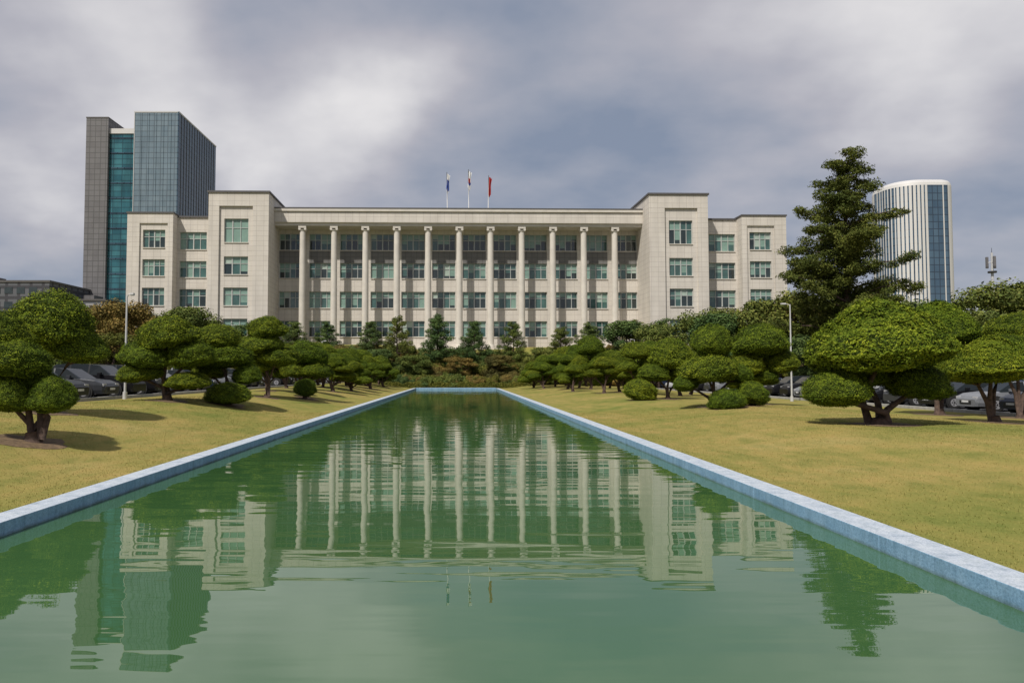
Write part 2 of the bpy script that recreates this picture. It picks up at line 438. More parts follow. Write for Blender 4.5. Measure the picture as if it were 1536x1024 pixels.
t=empty('curved_office_tower',(141.3,222,0))
x0,x1,y0,y1=-7.5,11.2,0,20
def rr(inset=0):
    pts=[]
    def arc(cx,cy,r,a0,a1,n):
        for i in range(n+1):
            a=math.radians(a0+(a1-a0)*i/n); pts.append((cx+(r-inset)*math.cos(a),cy+(r-inset)*math.sin(a)))
    def line(a,b,n):
        for i in range(1,n): pts.append((a[0]+(b[0]-a[0])*i/n,a[1]+(b[1]-a[1])*i/n))
    r1,r2=8.5,4.5
    arc(x0+r1,y1-r1,r1,90,180,14)
    line((x0+inset,y1-r1),(x0+inset,y0+r1),6)
    arc(x0+r1,y0+r1,r1,180,270,36)
    line((x0+r1,y0+inset),(x1-r2,y0+inset),16)
    arc(x1-r2,y0+r2,r2,270,360,10)
    line((x1-inset,y0+r2),(x1-inset,y1-r2),6)
    arc(x1-r2,y1-r2,r2,0,90,6)
    return pts
mb=MB(); H=61.8
rings=[(0,rr(0)),(H-2.0,rr(0)),(H-1.1,rr(.2)),(H-.4,rr(.7)),(H,rr(1.6))]
n=len(rings[0][1])
for li in range(len(rings)-1):
    for i in range(n):
        za,A=rings[li]; zb,B=rings[li+1]; j=(i+1)%n
        mx=(A[i][0]+A[j][0])/2; my=(A[i][1]+A[j][1])/2
        if li>=1: k='white'
        elif mx>8.3: k='white'
        elif mx>6.9: k='blueglass'
        elif mx>6.2: k='white'
        elif mx>1.8: k='blueglass'
        elif my>12: k='white'
        else: k='blueglass' if i%3==1 or (my>3.5 and i%3==2) else 'white'
        mb.quad((*A[i],za),(*A[j],za),(*B[j],zb),(*B[i],zb),k)
N_=len(mb.v); mb.v+= [(p[0],p[1],H) for p in rings[-1][1]]; mb.f.append(tuple(range(N_,N_+n))); mb.m.append(mb.mi('white'))
for k in range(1,14): mb.box(x1+.003-.2,x1+.06,4.6,15,k*4.3,k*4.3+.25,'cw_grey')
mb.build('tower_shell',t)

def low_building(name,x0,x1,y0,y1,z1,k):
    e=empty(name,((x0+x1)/2,y0,0)); mb=MB(); w=(x1-x0)/2
    mb.box(-w,w,0,y1-y0,0,z1,k); mb.box(-w-.2,w+.2,-.2,y1-y0+.2,z1,z1+.5,'trim')
    for zz in np.arange(z1-2.8,8,-3.6):
        for xx in np.arange(-w+1,w-2,3): mb.box(xx,xx+2,-.06,-.003,zz,zz+1.6,'glassd')
    mb.box(-w*.3,w*.2,3,8,z1+.5,z1+1.8,'cw_grey')
    mb.build('block',e)
low_building('distant_grey_building',-140,-101,180,200,24.6,'concrete_dark')
low_building('distant_white_building',-103,-92,190,206,21.0,'concrete_lt')

# ---------------------------------------------------------------- foliage prototypes
def lump(p,seed,k=3.0,n=6):
    r=np.random.RandomState(seed); out=np.zeros(len(p))
    for i in range(n):
        d=r.randn(3); d/=np.linalg.norm(d); out+=np.sin(p@d*k*(1+.35*i)+r.rand()*6.28)/(1+.3*i)
    return out/2.6
def leaves(C,Nn,l,w,rs,rnd=.7):
    n=len(C)
    nn=Nn+rs.randn(n,3)*rnd; nn/=np.linalg.norm(nn,axis=1)[:,None]
    t=rs.randn(n,3); t-=nn*(t*nn).sum(1)[:,None]; t/=np.linalg.norm(t,axis=1)[:,None]
    b=np.cross(nn,t); s=(.6+.8*rs.rand(n))[:,None]
    V=np.stack([C+t*l*s,C+b*w*s,C-t*l*s,C-b*w*s],1).reshape(-1,3)
    return V,np.arange(4*n).reshape(-1,4)
def sph(rs,n):
    p=rs.randn(n,3); return p/np.linalg.norm(p,axis=1)[:,None]
def ico(sub,fn):
    import bmesh
    bm=bmesh.new(); bmesh.ops.create_icosphere(bm,subdivisions=sub,radius=1)
    V=np.array([v.co[:] for v in bm.verts]); F=np.array([[v.index for v in f.verts] for f in bm.faces]); bm.free()
    return fn(V),F
def combine(name,parts,mats):
    vs=[];starts=[];tot=[];li=[];mi=[];off=0;ls=0
    for V,F,m_ in parts:
        vs.append(V); li.append((F+off).ravel()); k=F.shape[1]
        starts.append(ls+np.arange(len(F))*k); tot.append(np.full(len(F),k)); mi.append(np.full(len(F),m_))
        off+=len(V); ls+=F.size
    V=np.concatenate(vs); L=np.concatenate(li); S=np.concatenate(starts); T=np.concatenate(tot); I=np.concatenate(mi)
    me=bpy.data.meshes.new(name)
    me.vertices.add(len(V)); me.vertices.foreach_set('co',V.astype(np.float32).ravel())
    me.loops.add(len(L)); me.loops.foreach_set('vertex_index',L.astype(np.int32))
    me.polygons.add(len(S)); me.polygons.foreach_set('loop_start',S.astype(np.int32)); me.polygons.foreach_set('loop_total',T.astype(np.int32))
    for a in mats: me.materials.append(M[a])
    me.polygons.foreach_set('material_index',I.astype(np.int32))
    me.update(calc_edges=True); return me
def pad_proto(seed,n=16000,cone=0.0):
    rs=np.random.RandomState(seed)
    def shape(p):
        r=1+.11*lump(p,seed,4)+.06*lump(p,seed+50,10)+.035*lump(p,seed+70,24)
        q=p*r[:,None]
        up=q[:,2]>0
        q[:,2]=np.where(up,q[:,2],q[:,2]*.5+.06*lump(p,seed+9,7))
        if cone:
            k=1-cone*np.clip(q[:,2],0,1)*.45; q[:,0]*=k; q[:,1]*=k
        return q
    p=sph(rs,n); p[:,2]=np.where((p[:,2]<-.3)&(rs.rand(n)<.25),-p[:,2],p[:,2])
    C=shape(p)*(1-.09*rs.rand(n)**2)[:,None]+rs.randn(n,3)*.010
    nn=p.copy(); nn[:,2]+=.25
    V,F=leaves(C,nn,.028,.010,rs,.55)
    k=2800; p2=sph(rs,k); C2=shape(p2)*(1.0+.05*rs.rand(k))[:,None]
    V2,F2=leaves(C2,p2,.028,.008,rs,1.6)
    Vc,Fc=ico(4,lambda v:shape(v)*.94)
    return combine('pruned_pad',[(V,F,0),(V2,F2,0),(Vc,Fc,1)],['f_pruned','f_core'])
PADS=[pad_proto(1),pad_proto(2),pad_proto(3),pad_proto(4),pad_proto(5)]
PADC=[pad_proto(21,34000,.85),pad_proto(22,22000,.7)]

def blob_crown(name,blobs,per,l,w,seed,mat):
    rs=np.random.RandomState(seed); parts=[]
    for (cx,cy,cz,r,fl) in blobs:
        n=int(per*(r/.13)**2)
        p=sph(rs,n); rad=r*(1+.25*lump(p,rs.randint(9999),4))*(1-.6*rs.rand(n)**2)
        C=p*rad[:,None]; C[:,2]*=fl; C+=np.array([cx,cy,cz])
        nn=p.copy(); nn[:,2]+=.5
        parts.append((*leaves(C,nn,l,w,rs,.7),0))
    return combine(name,parts,[mat])
def broad_proto(seed,wid=.34,n=28):
    r=random.Random(seed); bl=[]
    for i in range(n):
        a=r.random()*6.28; e=r.uniform(-.8,1); rr_=r.random()**.5
        k=math.sqrt(max(0,1-e*e))*rr_
        bl.append((math.cos(a)*k*wid,math.sin(a)*k*wid,.58+e*.32,r.uniform(.07,.14),r.uniform(.65,.9)))
    me=blob_crown('broadleaf_crown',bl,760,.0115,.007,seed,'f_broad')
    mb=MB(); mb.tube([(0,0,-.05),(.01,0,.18),(0,.01,.35),(.02,.02,.62)],[.03,.022,.018,.008],'bark',7)
    for i in range(9):
        b=bl[i*2%n]; z=r.uniform(.2,.38)
        mb.tube([(0,0,z),(b[0]*.5,b[1]*.5,(z+b[2])/2-.02),(b[0],b[1],b[2])],[.013,.009,.003],'bark',5)
    o=mb.build('tmp'); tm=o.data; bpy.data.objects.remove(o)
    return me,tm
def pine_proto(seed,n=34,wid=.36):
    r=random.Random(seed); bl=[]; mb=MB()
    mb.tube([(0,0,-.05),(.01,.0,.3),(-.01,.01,.65),(0,0,.97)],[.022,.016,.01,.003],'bark',7)
    for i in range(n):
        h=.2+.76*(i/n); a=i*2.4+r.random(); k=wid*min(1,(1-h)*1.5+.12)*r.uniform(.4,1.1)+.015
        x,y=math.cos(a)*k,math.sin(a)*k
        bl.append((x,y,h+.02+r.uniform(-.02,.03),r.uniform(.07,.11)*(1.2-h*.5),.6))
        bl.append((x*.5,y*.5,h+.01,.085*(1.2-h*.6),.65))
        mb.tube([(0,0,h-.03),(x*.6,y*.6,h-.01),(x,y,h+.02)],[.007,.005,.002],'bark',4)
    o=mb.build('tmp'); tm=o.data; bpy.data.objects.remove(o)
    return blob_crown('pine_crown',bl,620,.016,.0045,seed,'f_pine'),tm
def shrub_proto(seed):
    r=random.Random(seed); bl=[]
    for i in range(14):
        a=r.random()*6.28; k=r.random()**.5*.75
        bl.append((math.cos(a)*k,math.sin(a)*k,.28+r.uniform(0,.42)*(1-k*.6),r.uniform(.22,.38),.85))
    return blob_crown('shrub_crown',bl,150,.035,.02,seed,'f_broad')
BROAD=[broad_proto(s,w) for s,w in ((1,.34),(2,.30),(3,.40),(4,.36))]
PINE=[pine_proto(s) for s in (11,12,13)]
SHRUB=[shrub_proto(s) for s in (31,32,33)]

def tree(name,x,y,h,w=None,kind='broad',mat=None,seed=0,parent=None):
    r=random.Random(seed*7+3); z=gz(x,y)-.05
    if kind=='broad': me,tm=BROAD[seed%4]; base=.72
    else: me,tm=PINE[seed%3]; base=.72
    sw=h if w is None else w/base
    rz=r.random()*6.28
    e=empty(name,(x,y,z))
    inst('crown',me,e,(0,0,0),(sw,sw,h),rz,mat)
    inst('trunk',tm,e,(0,0,0),(sw,sw,h),rz)
    return e

# cloud-pruned tree: pads = (dx,dy,zbase(abs),r,h[,cone])
def pruned(x,y,pads,name='cloud_pruned_tree',seed=0,trunk=.12,multi=1):
    r=random.Random(seed); zb=gz(x,y)-.06
    e=empty(name,(x,y,zb)); mb=MB()
    starts=[(r.uniform(-.12,.12)*multi*.7,r.uniform(-.1,.1)*multi*.7) for _ in range(max(1,multi))]
    mb.tube([(0,0,0),(.02,0,.12),(0,0,.3)],[trunk*(1.7+.2*multi),trunk*(1.25+.15*multi),trunk*(1.0+.1*multi)],'bark',9)
    for i,p in enumerate(pads):
        dx,dy,z,pr,ph=p[:5]; z-=zb
        s=starts[i%len(starts)]
        zt=z+ph*.25; zk=max(.25,min(zt*.45,.9+.2*i))
        mb.tube([(s[0],s[1],.12),(s[0]*1.5+dx*.15+r.uniform(-.05,.05),s[1]*1.5+dy*.15,zk),(dx*.65+r.uniform(-.08,.08),dy*.65,zk+(zt-zk)*.6),(dx,dy,zt)],
                [trunk*.8,trunk*.62,trunk*.42,trunk*.22],'bark',7)
        for q in range(4):
            a=r.random()*6.28
            mb.tube([(dx*.7,dy*.7,zk+(zt-zk)*.65),(dx+math.cos(a)*pr*.35,dy+math.sin(a)*pr*.35,z-.02),(dx+math.cos(a)*pr*.7,dy+math.sin(a)*pr*.7,z+ph*.2)],[trunk*.3,trunk*.2,trunk*.08],'bark',5)
        me=PADC[i%2] if len(p)>5 else PADS[r.randrange(5)]
        o=inst('foliage_pad',me,e,(dx,dy,z+ph*.28),(pr,pr*r.uniform(.85,1.08),ph*.78),0)
        o.rotation_euler=(r.uniform(-.14,.14),r.uniform(-.14,.14),r.random()*6.28)
    n=18; n0=len(mb.v); i_=mb.mi('mulch'); rr_=trunk*6+.15
    mb.v.append((0,0,.06+.03))
    for q in range(n):
        a=q/n*6.283; k=rr_*r.uniform(.75,1.2); qx,qy=math.cos(a)*k,math.sin(a)*k
        mb.v.append((qx,qy,gz(x+qx,y+qy)-zb+.008))
    for q in range(n): mb.f.append((n0,n0+1+q,n0+1+(q+1)%n)); mb.m.append(i_)
    mb.build('trunk',e,True)
    return e
# right, near
pruned(13.7,24,[(0,0,2.25,2.12,2.15,1),(-1.5,-.2,1.08,.95,.98),(1.32,.1,1.3,1.05,.92),(.1,1.0,1.7,1.0,.8)],seed=1,trunk=.17,multi=4)
pruned(21.5,33,[(0,0,3.45,1.6,1.8,1),(1.1,0,2.6,1.25,.95),(-1.0,.2,2.5,1.1,.9),(.2,-.4,1.8,1.1,.75)],seed=2,trunk=.15,multi=2)
pruned(19.6,27,[(0,0,1.85,1.5,1.5,1),(.8,.3,2.6,.9,.8),(-.6,.2,1.75,.8,.7)],seed=3,trunk=.14,multi=2)
pruned(23.6,31,[(0,0,3.3,1.3,1.2),(-.8,0,2.5,1.1,.8),(.9,0,2.2,1.0,.8)],seed=4)
# right, middle distance
pruned(12.4,36,[(0,0,3.0,1.0,1.4),(-.15,0,1.75,1.4,1.25),(-1.3,0,1.25,.65,.75),(1.15,.2,1.7,.8,.85)],seed=5,multi=2)
pruned(12.5,34.3,[(0,0,.40,.95,.85)],name='clipped_shrub',seed=6)
pruned(14.1,35.5,[(0,0,.65,.9,.95)],name='clipped_shrub',seed=7)
pruned(16.4,40,[(0,0,3.1,1.5,1.5),(-1.0,0,2.0,1.15,1.0),(1.1,0,2.2,.95,1.0),(.2,.3,1.5,1.0,.8)],seed=8,multi=2)
pruned(13.6,48,[(.2,0,2.5,1.3,1.7),(-.9,0,1.7,1.1,.9),(1.0,0,1.6,1.0,.9)],seed=9)
pruned(11.3,46,[(0,0,.50,1.1,1.1)],name='clipped_shrub',seed=10)
def auto(x,y,h,w,seed,n=6):
    r=random.Random(seed); g=gz(x,y); top=g+h; n=r.choice([5,6,7])
    pads=[(r.uniform(-.3,.3),0,top-h*.30,w*r.uniform(.45,.65),h*r.uniform(.26,.34))]
    for i in range(n-1):
        a=r.random()*6.28 if i>1 else i*math.pi+r.uniform(-.5,.5); t=(i+.6)/n
        pads.append((math.cos(a)*w*(.42+.3*t)*r.uniform(.7,1.1),math.sin(a)*w*.5,top-h*(.42+.42*t)+r.uniform(-.1,.1),w*r.uniform(.32,.58),h*r.uniform(.16,.26)))
    pruned(x,y,pads,seed=seed)
for i,(x,y,h,w) in enumerate([(14.1,58,4.1,2.0),(12.2,62,3.0,1.8),(14.6,67,3.6,2.1),(13.4,75,5.2,2.4),(11.8,80,3.8,2.2),(14,86,4.8,2.6),(12,92,4.2,2.6),(14.2,98,5.0,2.9),(11.6,103,4.2,2.6),(16.5,55,3.8,2.0),(17.5,70,4.3,2.4),(18,88,4.6,2.6),(10.8,70,2.6,1.7),(17.3,100,4.6,2.8),(16.2,62,4.2,2.1),(19.5,62,3.8,2.1),(19,79,4.6,2.4),(9.9,86,3.0,2.2),(9.8,97,3.4,2.4),(20.5,52,3.4,1.8),(21,94,4.6,2.8)]):
    auto(x,y,h,w,100+i)
# left, near
pruned(-10.3,17.8,[(-.5,0,1.95,.85,.85),(-1.05,.2,2.60,.8,.85),(-.55,-.1,1.18,.68,.72),(.48,0,1.15,.55,.72),(-.2,.5,1.6,.6,.5)],seed=11,trunk=.12,multi=3)
pruned(-13.4,24,[(0,0,2.85,1.6,1.7),(.95,0,2.5,.85,.92),(-1.1,0,2.35,1.0,.8)],seed=12,multi=2)
pruned(-17.0,48,[(0,0,2.7,1.1,1.5),(-.8,0,2.4,.8,.8)],seed=13,trunk=.09)
pruned(-13.1,33,[(0,0,3.25,1.4,1.25),(-1.0,0,2.4,1.3,1.0),(1.05,0,2.45,1.1,.95),(-1.2,-.1,1.75,1.0,.75),(.95,0,1.4,1.0,.65)],seed=14,trunk=.14,multi=2)
pruned(-11.4,36,[(-.5,0,3.3,1.15,1.1),(-.2,0,2.4,1.5,.95),(1.0,0,1.65,.75,.8),(-.9,.2,1.9,.8,.6)],seed=15,multi=2)
pruned(-11.0,35,[(0,0,.70,1.1,.85)],name='clipped_shrub',seed=16)
pruned(-11.8,45,[(0,0,4.3,1.3,1.15),(-.5,0,3.4,1.5,1.0),(.7,0,2.6,1.3,1.0),(-.9,0,2.2,1.1,.9)],seed=17,multi=2)
pruned(-10.4,50,[(0,0,2.75,1.4,1.4),(.6,0,1.9,1.2,.9),(-.7,0,1.9,1.1,.9)],seed=18)
pruned(-10.2,48.5,[(0,0,.70,.85,.95)],name='clipped_shrub',seed=19)
for i,(x,y,h,w) in enumerate([(-12.3,57,3.4,2.0),(-11,64,3.2,2.1),(-13,70,4.2,2.4),(-11.2,76,3.4,2.2),(-12.8,83,4.2,2.5),(-11.2,90,3.6,2.4),(-12.9,97,4.4,2.8),(-11.3,103,3.8,2.6),(-14.6,62,3.6,2.0),(-15,78,4.2,2.4),(-15,92,4.2,2.6),(-13.6,52,3.8,2.0),(-9.9,82,2.9,2.0),(-9.9,96,3.2,2.3),(-10.3,70,2.8,1.9)]):
    auto(x,y,h,w,200+i)

# background trees, right
for i,(x,y,h,w,mt,kd) in enumerate([
 (37,85,12.2,10,'f_broad','broad'),(30.5,86,9.5,9,'f_pine','broad'),(25,92,8.5,8,'f_broad','broad'),(33,98,11,9,'f_broad','broad'),
 (54,75,11.6,11,'f_broad','broad'),(61,78,12.2,11,'f_conifer','broad'),(49,82,10.5,9,'f_pine','broad'),(66,70,12,12,'f_broad','broad'),(46,66,8,8,'f_broad','broad'),
 (42,60,6.2,7,'f_pine','broad'),(48,56,6.3,8,'f_broad','broad'),(55,58,7.5,8,'f_brown','broad'),(41,50,4.5,6,'f_broad','broad'),(46,46,4.6,6,'f_pine','broad'),(43,92,12,10,'f_brown','broad'),
 (56,100,13,12,'f_broad','broad'),(70,92,14,12,'f_broad','broad'),(80,84,13,13,'f_brown','broad'),(40,72,8,9,'f_conifer','broad'),(35,74,6,8,'f_pine','broad'),(45,76,8,8,'f_conifer','broad')]):
    tree('broadleaf_tree',x,y,h,w,kd,mt,i)
# background trees, left
for i,(x,y,h,w,mt) in enumerate([(-36,78,9.4,8,'f_brown'),(-40,84,9.6,8,'f_brown'),(-35,95,10.5,9,'f_broad'),(-30,90,7.6,7,'f_broad'),(-48,86,8,9,'f_broad'),(-55,84,7.6,9,'f_pine'),(-62,88,7.6,9,'f_broad'),
   (-34,60,5,6,'f_broad'),(-38,52,4.5,6,'f_pine'),(-34,44,3.6,5,'f_broad'),(-42,64,5.6,7,'f_brown'),(-50,66,5.4,8,'f_broad'),(-33,70,5.4,6,'f_conifer'),(-28,100,6.5,7,'f_broad'),(-33,36,3.4,5,'f_broad'),(-36,30,3.2,5,'f_pine')]):
    tree('broadleaf_tree',x,y,h,w,'broad',mt,i+3)
# pines before the building
for i,(x,y,h,w) in enumerate([(-10,118,8.4,4.6),(-3.5,118,8.8,6),(2.4,118,8.0,5),(8.7,118,7.6,5),(-21.5,119,6.2,5),(-27,120,6.0,5),(16.5,119,6.0,5),(21,119,6.6,6),(-14.5,120,6.0,5),(28,118,7.8,7),(33,119,7.4,7)]):
    tree('pine_tree',x,y,h,w,'pine','f_pine' if i%3 else 'f_broad',i)
for i,(x,y,h,w,mt) in enumerate([(26,116,9,9,'f_pine'),(36,115,9.5,9,'f_broad'),(43,116,11,10,'f_broad'),(-33,117,8,8,'f_pine'),(-40,116,8.5,9,'f_broad'),(-47,118,9,9,'f_broad'),(-54,118,10,9,'f_brown'),(-60,116,9,9,'f_broad'),(51,118,11,10,'f_broad'),(60,117,12,11,'f_broad'),(-68,116,9,10,'f_broad'),(-78,118,10,11,'f_pine'),(-88,120,11,12,'f_broad'),
  (-18,114,5,6,'f_brown'),(-7,113.5,4.6,6,'f_broad'),(0,114,4.2,5.5,'f_brown'),(6,113.5,4.6,6,'f_brown'),(13,114,5,6,'f_broad'),(19,113,4.6,6,'f_brown'),(-24,114,5.4,7,'f_brown'),(-12.5,114,4.6,6,'f_pine'),(-31,113,5.2,7,'f_brown')]):
    tree('broadleaf_tree',x,y,h,w,'broad',mt,i+5)
# shrubs on the slope: one mass
sb=empty('shrub_bank')
r=random.Random(5)
for i in range(330):
    y=r.uniform(108.6,122); x=r.uniform(-62,62) if i%2 else r.uniform(-24,22)
    s=r.uniform(1.1,2.1); hh=r.uniform(1.1,2.2)
    inst('shrub',SHRUB[i%3],sb,(x,y,gz(x,y)-.1),(s*1.2,s*1.2,hh*1.2),r.random()*6,r.choice(['f_broad','f_brown','f_pine','f_broad','f_conifer','f_brown']))
for i in range(120):
    sd=r.random()<.45
    x=r.uniform(-44,-31.5) if sd else r.uniform(39,50); y=r.uniform(22,106)
    s=r.uniform(.9,1.6)
    inst('shrub',SHRUB[i%3],sb,(x,y,gz(x,y)-.1),(s*1.3,s*1.3,r.uniform(1.2,2.2)),r.random()*6,r.choice(['f_broad','f_brown','f_pine','f_conifer']))
# clipped low hedge beyond the pool
rs=np.random.RandomState(3); n=26000
hx=rs.uniform(-13,12,n); face=rs.rand(n)
hz=np.where(face<.55,rs.uniform(0,1,n),1.0); hy=np.where(face<.55,0.0,rs.uniform(0,1.3,n))
lum=.12*np.sin(hx*1.7)+.08*np.sin(hx*4.1+1)
C=np.stack([hx,107+hy-.1*lum+rs.randn(n)*.05,gz(0,107)+(.75+lum)*hz+rs.randn(n)*.04],-1)
nn=np.where((face<.55)[:,None],np.array([[0,-1,.3]]),np.array([[0,0,1.]]))
V,F=leaves(C,nn,.09,.05,rs,.7)
hedge=empty('clipped_hedge')
o=bpy.data.objects.new('hedge_leaves',combine('hedge_leaves',[(V,F,0)],['f_conifer'])); col.objects.link(o); o.parent=hedge
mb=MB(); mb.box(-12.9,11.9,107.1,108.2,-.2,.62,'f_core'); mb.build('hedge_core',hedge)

# large conifer
def big_conifer(x,y,h):
    r=random.Random(77); e=empty('tall_conifer_tree',(x,y,gz(x,y)-.1)); mb=MB(); bl=[]
    mb.tube([(0,0,0),(.1,0,h*.3),(-.05,0,h*.6),(0,0,h*.95)],[.55,.42,.25,.05],'bark',10)
    nb=98
    pr=[(0,.7),(.04,1.8),(.12,2.4),(.2,3.0),(.26,4.7),(.36,5.4),(.45,5.2),(.52,6.2),(.62,5.9),(.75,6.6),(1,6)]
    def rad(t):
        for (a,b),(c,d) in zip(pr,pr[1:]):
            if t<=c: return b+(d-b)*(t-a)/(c-a)
        return 6
    for i in range(nb):
        tt=.02+.80*(i/nb)**.85
        t=round(tt*14)/14*.35+tt*.65+r.uniform(-.010,.010)      # loose whorls
        t=max(.02,t)
        a=i*2.399+r.uniform(-.5,.5); k=rad(t)*r.choice([.5,.72,.88,1.0,1.08,1.15])
        z=h*(1-t); dx,dy=math.cos(a),math.sin(a)
        rise=r.uniform(-.05,.18)*k
        mb.tube([(0,0,z-.15*k),(dx*k*.5,dy*k*.5,z+rise*.2),(dx*k,dy*k,z+rise)],[.13,.08,.02],'bark',5)
        m_=max(2,int(k/.85))
        for j in range(1,m_+1):
            u=(j-.3*r.random())/m_; sd=r.uniform(-.4,.4)*u*k*.5
            if u<.35 and r.random()<.4 and k>3: continue
            bl.append((dx*k*u-dy*sd,dy*k*u+dx*sd,z-.15*k*(1-u)+rise*u+r.uniform(-.2,.35),r.uniform(.5,1.1)*(.6+min(1,k/3)*.4),r.uniform(.4,.75)))
    rs=np.random.RandomState(8); parts=[]
    for (cx,cy,cz,rr_,fl) in bl:
        n=int(230*(rr_/.6)**2); p=sph(rs,n); rad_=rr_*(1+.45*lump(p,rs.randint(9999),5))*(1-.6*rs.rand(n)**2)
        C=p*rad_[:,None]; C[:,2]*=fl; C+=np.array([cx,cy,cz])
        nn=p*.6; nn[:,2]+=.5
        parts.append((*leaves(C,nn,.13,.045,rs,.8),0))
    o=bpy.data.objects.new('foliage',combine('conifer_foliage',parts,['f_conifer'])); col.objects.link(o); o.parent=e
    mb.build('trunk',e,True)
big_conifer(39.8,75,25.2)

# ---------------------------------------------------------------- cars
def paint(name,c):
    m,nt,b=new_mat(name); nt.links.new(ramp(nt,noise(nt,objco(nt),2),[(.3,tuple(x*.9 for x in c)),(.7,tuple(x*1.05 for x in c))]),b.inputs['Base Color'])
    b.inputs['Roughness'].default_value=.3; b.inputs['Coat Weight'].default_value=.15; b.inputs['Coat Roughness'].default_value=.1; b.inputs['Specular IOR Level'].default_value=.3
    return m
M['c_black']=paint('car_paint_black',(.010,.010,.012)); M['c_white']=paint('car_paint_white',(.50,.51,.52)); M['c_silver']=paint('car_paint_silver',(.20,.21,.23))
M['c_grey']=paint('car_paint_grey',(.045,.048,.055)); M['c_blue']=paint('car_paint_blue',(.015,.028,.07))
M['tyre']=simple('tyre_rubber',(.015,.015,.015),.85); M['rim']=simple('wheel_rim',(.35,.35,.37),.45,.3); M['cglass']=simple('car_glass',(.012,.016,.018),.06,spec=.3)
M['lamp']=simple('head_lamp',(.5,.5,.52),.3); M['tail']=simple('tail_lamp',(.4,.01,.01),.2); M['black']=simple('black_plastic',(.02,.02,.02),.6)
def make_car_mesh(suv,pk):
    dz=.26 if suv else 0; W=.93 if suv else .90
    B=.98+dz*.55
    S=[(-2.28,.72,.62,.64,.60,'b','b'),(-2.22,.82,.88+dz*.5,.90+dz*.5,.70,'b','b')]
    if suv:
        S+=[(-2.15,.88,B,B+.02,.74,'g','g'),(-1.85,.90,B,1.58,.70,'b','b'),(-1.7,W,B,1.66,.72,'g','b'),(-.95,W,B,1.70,.73,'b','b'),(-.88,W,B,1.70,.73,'g','b'),(.02,W,B,1.68,.73,'b','b'),(.10,W,B,1.67,.73,'g','b'),(.55,W,B,1.60,.70,'g','g'),(1.15,W,B,B+.03,.74,'b','b'),(1.9,.89,B-.08,B-.05,.70,'b','b'),(2.2,.84,.86,.90,.66,'b','b'),(2.32,.74,.62,.66,.6,'b','b')]
    else:
        S+=[(-1.65,.87,B,B+.02,.72,'g','g'),(-1.05,W,B,1.36,.65,'b','b'),(-.93,W,B,1.41,.66,'g','b'),(-.15,W,B-.01,1.45,.67,'b','b'),(-.07,W,B-.01,1.45,.67,'g','b'),(.45,W,B-.02,1.41,.66,'g','g'),(1.15,W,B-.05,B-.02,.72,'b','b'),(1.85,.88,.86,.88,.70,'b','b'),(2.18,.82,.72,.74,.64,'b','b'),(2.28,.72,.56,.58,.6,'b','b')]
    mb=MB(); body=pk
    rings=[]
    for (x,hw,be,ro,rh,_,_) in S:
        zb=.24+dz*.2
        half=[(hw*.9,zb),(hw*.985,.42),(hw,min(be-.08,.66)),(hw*.97,be),(rh,ro)]
        rings.append([(x,y,z) for y,z in half]+[(x,-y,z) for y,z in reversed(half)])
    for i in range(len(S)-1):
        A,Bq=rings[i],rings[i+1]; n=len(A)
        for j in range(n):
            k=body
            if j in (3,5) and S[i][5]=='g': k='cglass'
            if j==4 and S[i][6]=='g': k='cglass'
            if j in (0,8): k=body
            if j==9: k='black'
            mb.quad(A[j],Bq[j],Bq[(j+1)%n],A[(j+1)%n],k)
    for rg in (rings[0],rings[-1]):
        n0=len(mb.v); mb.v+=rg; mb.f.append(tuple(range(n0,n0+len(rg)))); mb.m.append(mb.mi(body))
    wr=.36 if suv else .33
    for wx in (-1.38,1.38):
        for sd in (-1,1):
            mb.tube([(wx,sd*(W-.20),wr+.03),(wx,sd*(W+.004),wr+.03)],[wr+.07,wr+.07],'black',22)
            mb.tube([(wx,sd*(W-.18),wr),(wx,sd*(W+.03),wr),(wx,sd*(W+.035),wr)],[wr,wr,wr-.05],'tyre',22)
            mb.tube([(wx,sd*(W+.0),wr),(wx,sd*(W+.042),wr)],[wr*.62,wr*.60],'rim',16)
            mb.tube([(wx,sd*(W+.0),wr),(wx,sd*(W+.052),wr)],[wr*.16,wr*.14],'black',10)
            for q in range(5):
                a=q*1.2566
                mb.tube([(wx+math.cos(a)*wr*.36,sd*(W+.02),wr+math.sin(a)*wr*.36),(wx+math.cos(a)*wr*.36,sd*(W+.046),wr+math.sin(a)*wr*.36)],[wr*.1,wr*.1],'black',6)
    hz=.72 if not suv else .88
    for sd in (-1,1):
        mb.box(2.0,2.235,sd*.62-.16,sd*.62+.16,hz-.12,hz-.0,'lamp')
        mb.box(-2.27,-2.1,sd*.64-.15,sd*.64+.15,hz-.02,hz+.13,'tail')
        mb.box(.62,.80,sd*(W+.09)-.08,sd*(W+.09)+.08,B+.0,B+.13,body)
        mb.box(-.35,-.2,sd*(W+.012)-.012,sd*(W+.012)+.012,.82,.85,'rim'); mb.box(.62,.77,sd*(W+.012)-.012,sd*(W+.012)+.012,.82,.85,'rim')
    mb.box(2.2,2.305,-.42,.42,.36,.52,'black'); mb.box(2.3,2.312,-.25,.25,.42,.52,'paint'); mb.box(-2.30,-2.28,-.25,.25,.5,.6,'paint')
    mb.box(-1.9,1.9,-W*.9,W*.9,.2,.26,'black')
    o=mb.build('tmp'); me=o.data; bpy.data.objects.remove(o); me.name='car_body'
    import bmesh
    bm=bmesh.new(); bm.from_mesh(me); bmesh.ops.remove_doubles(bm,verts=bm.verts,dist=.0005); bm.to_mesh(me); bm.free()
    return me
CM={}
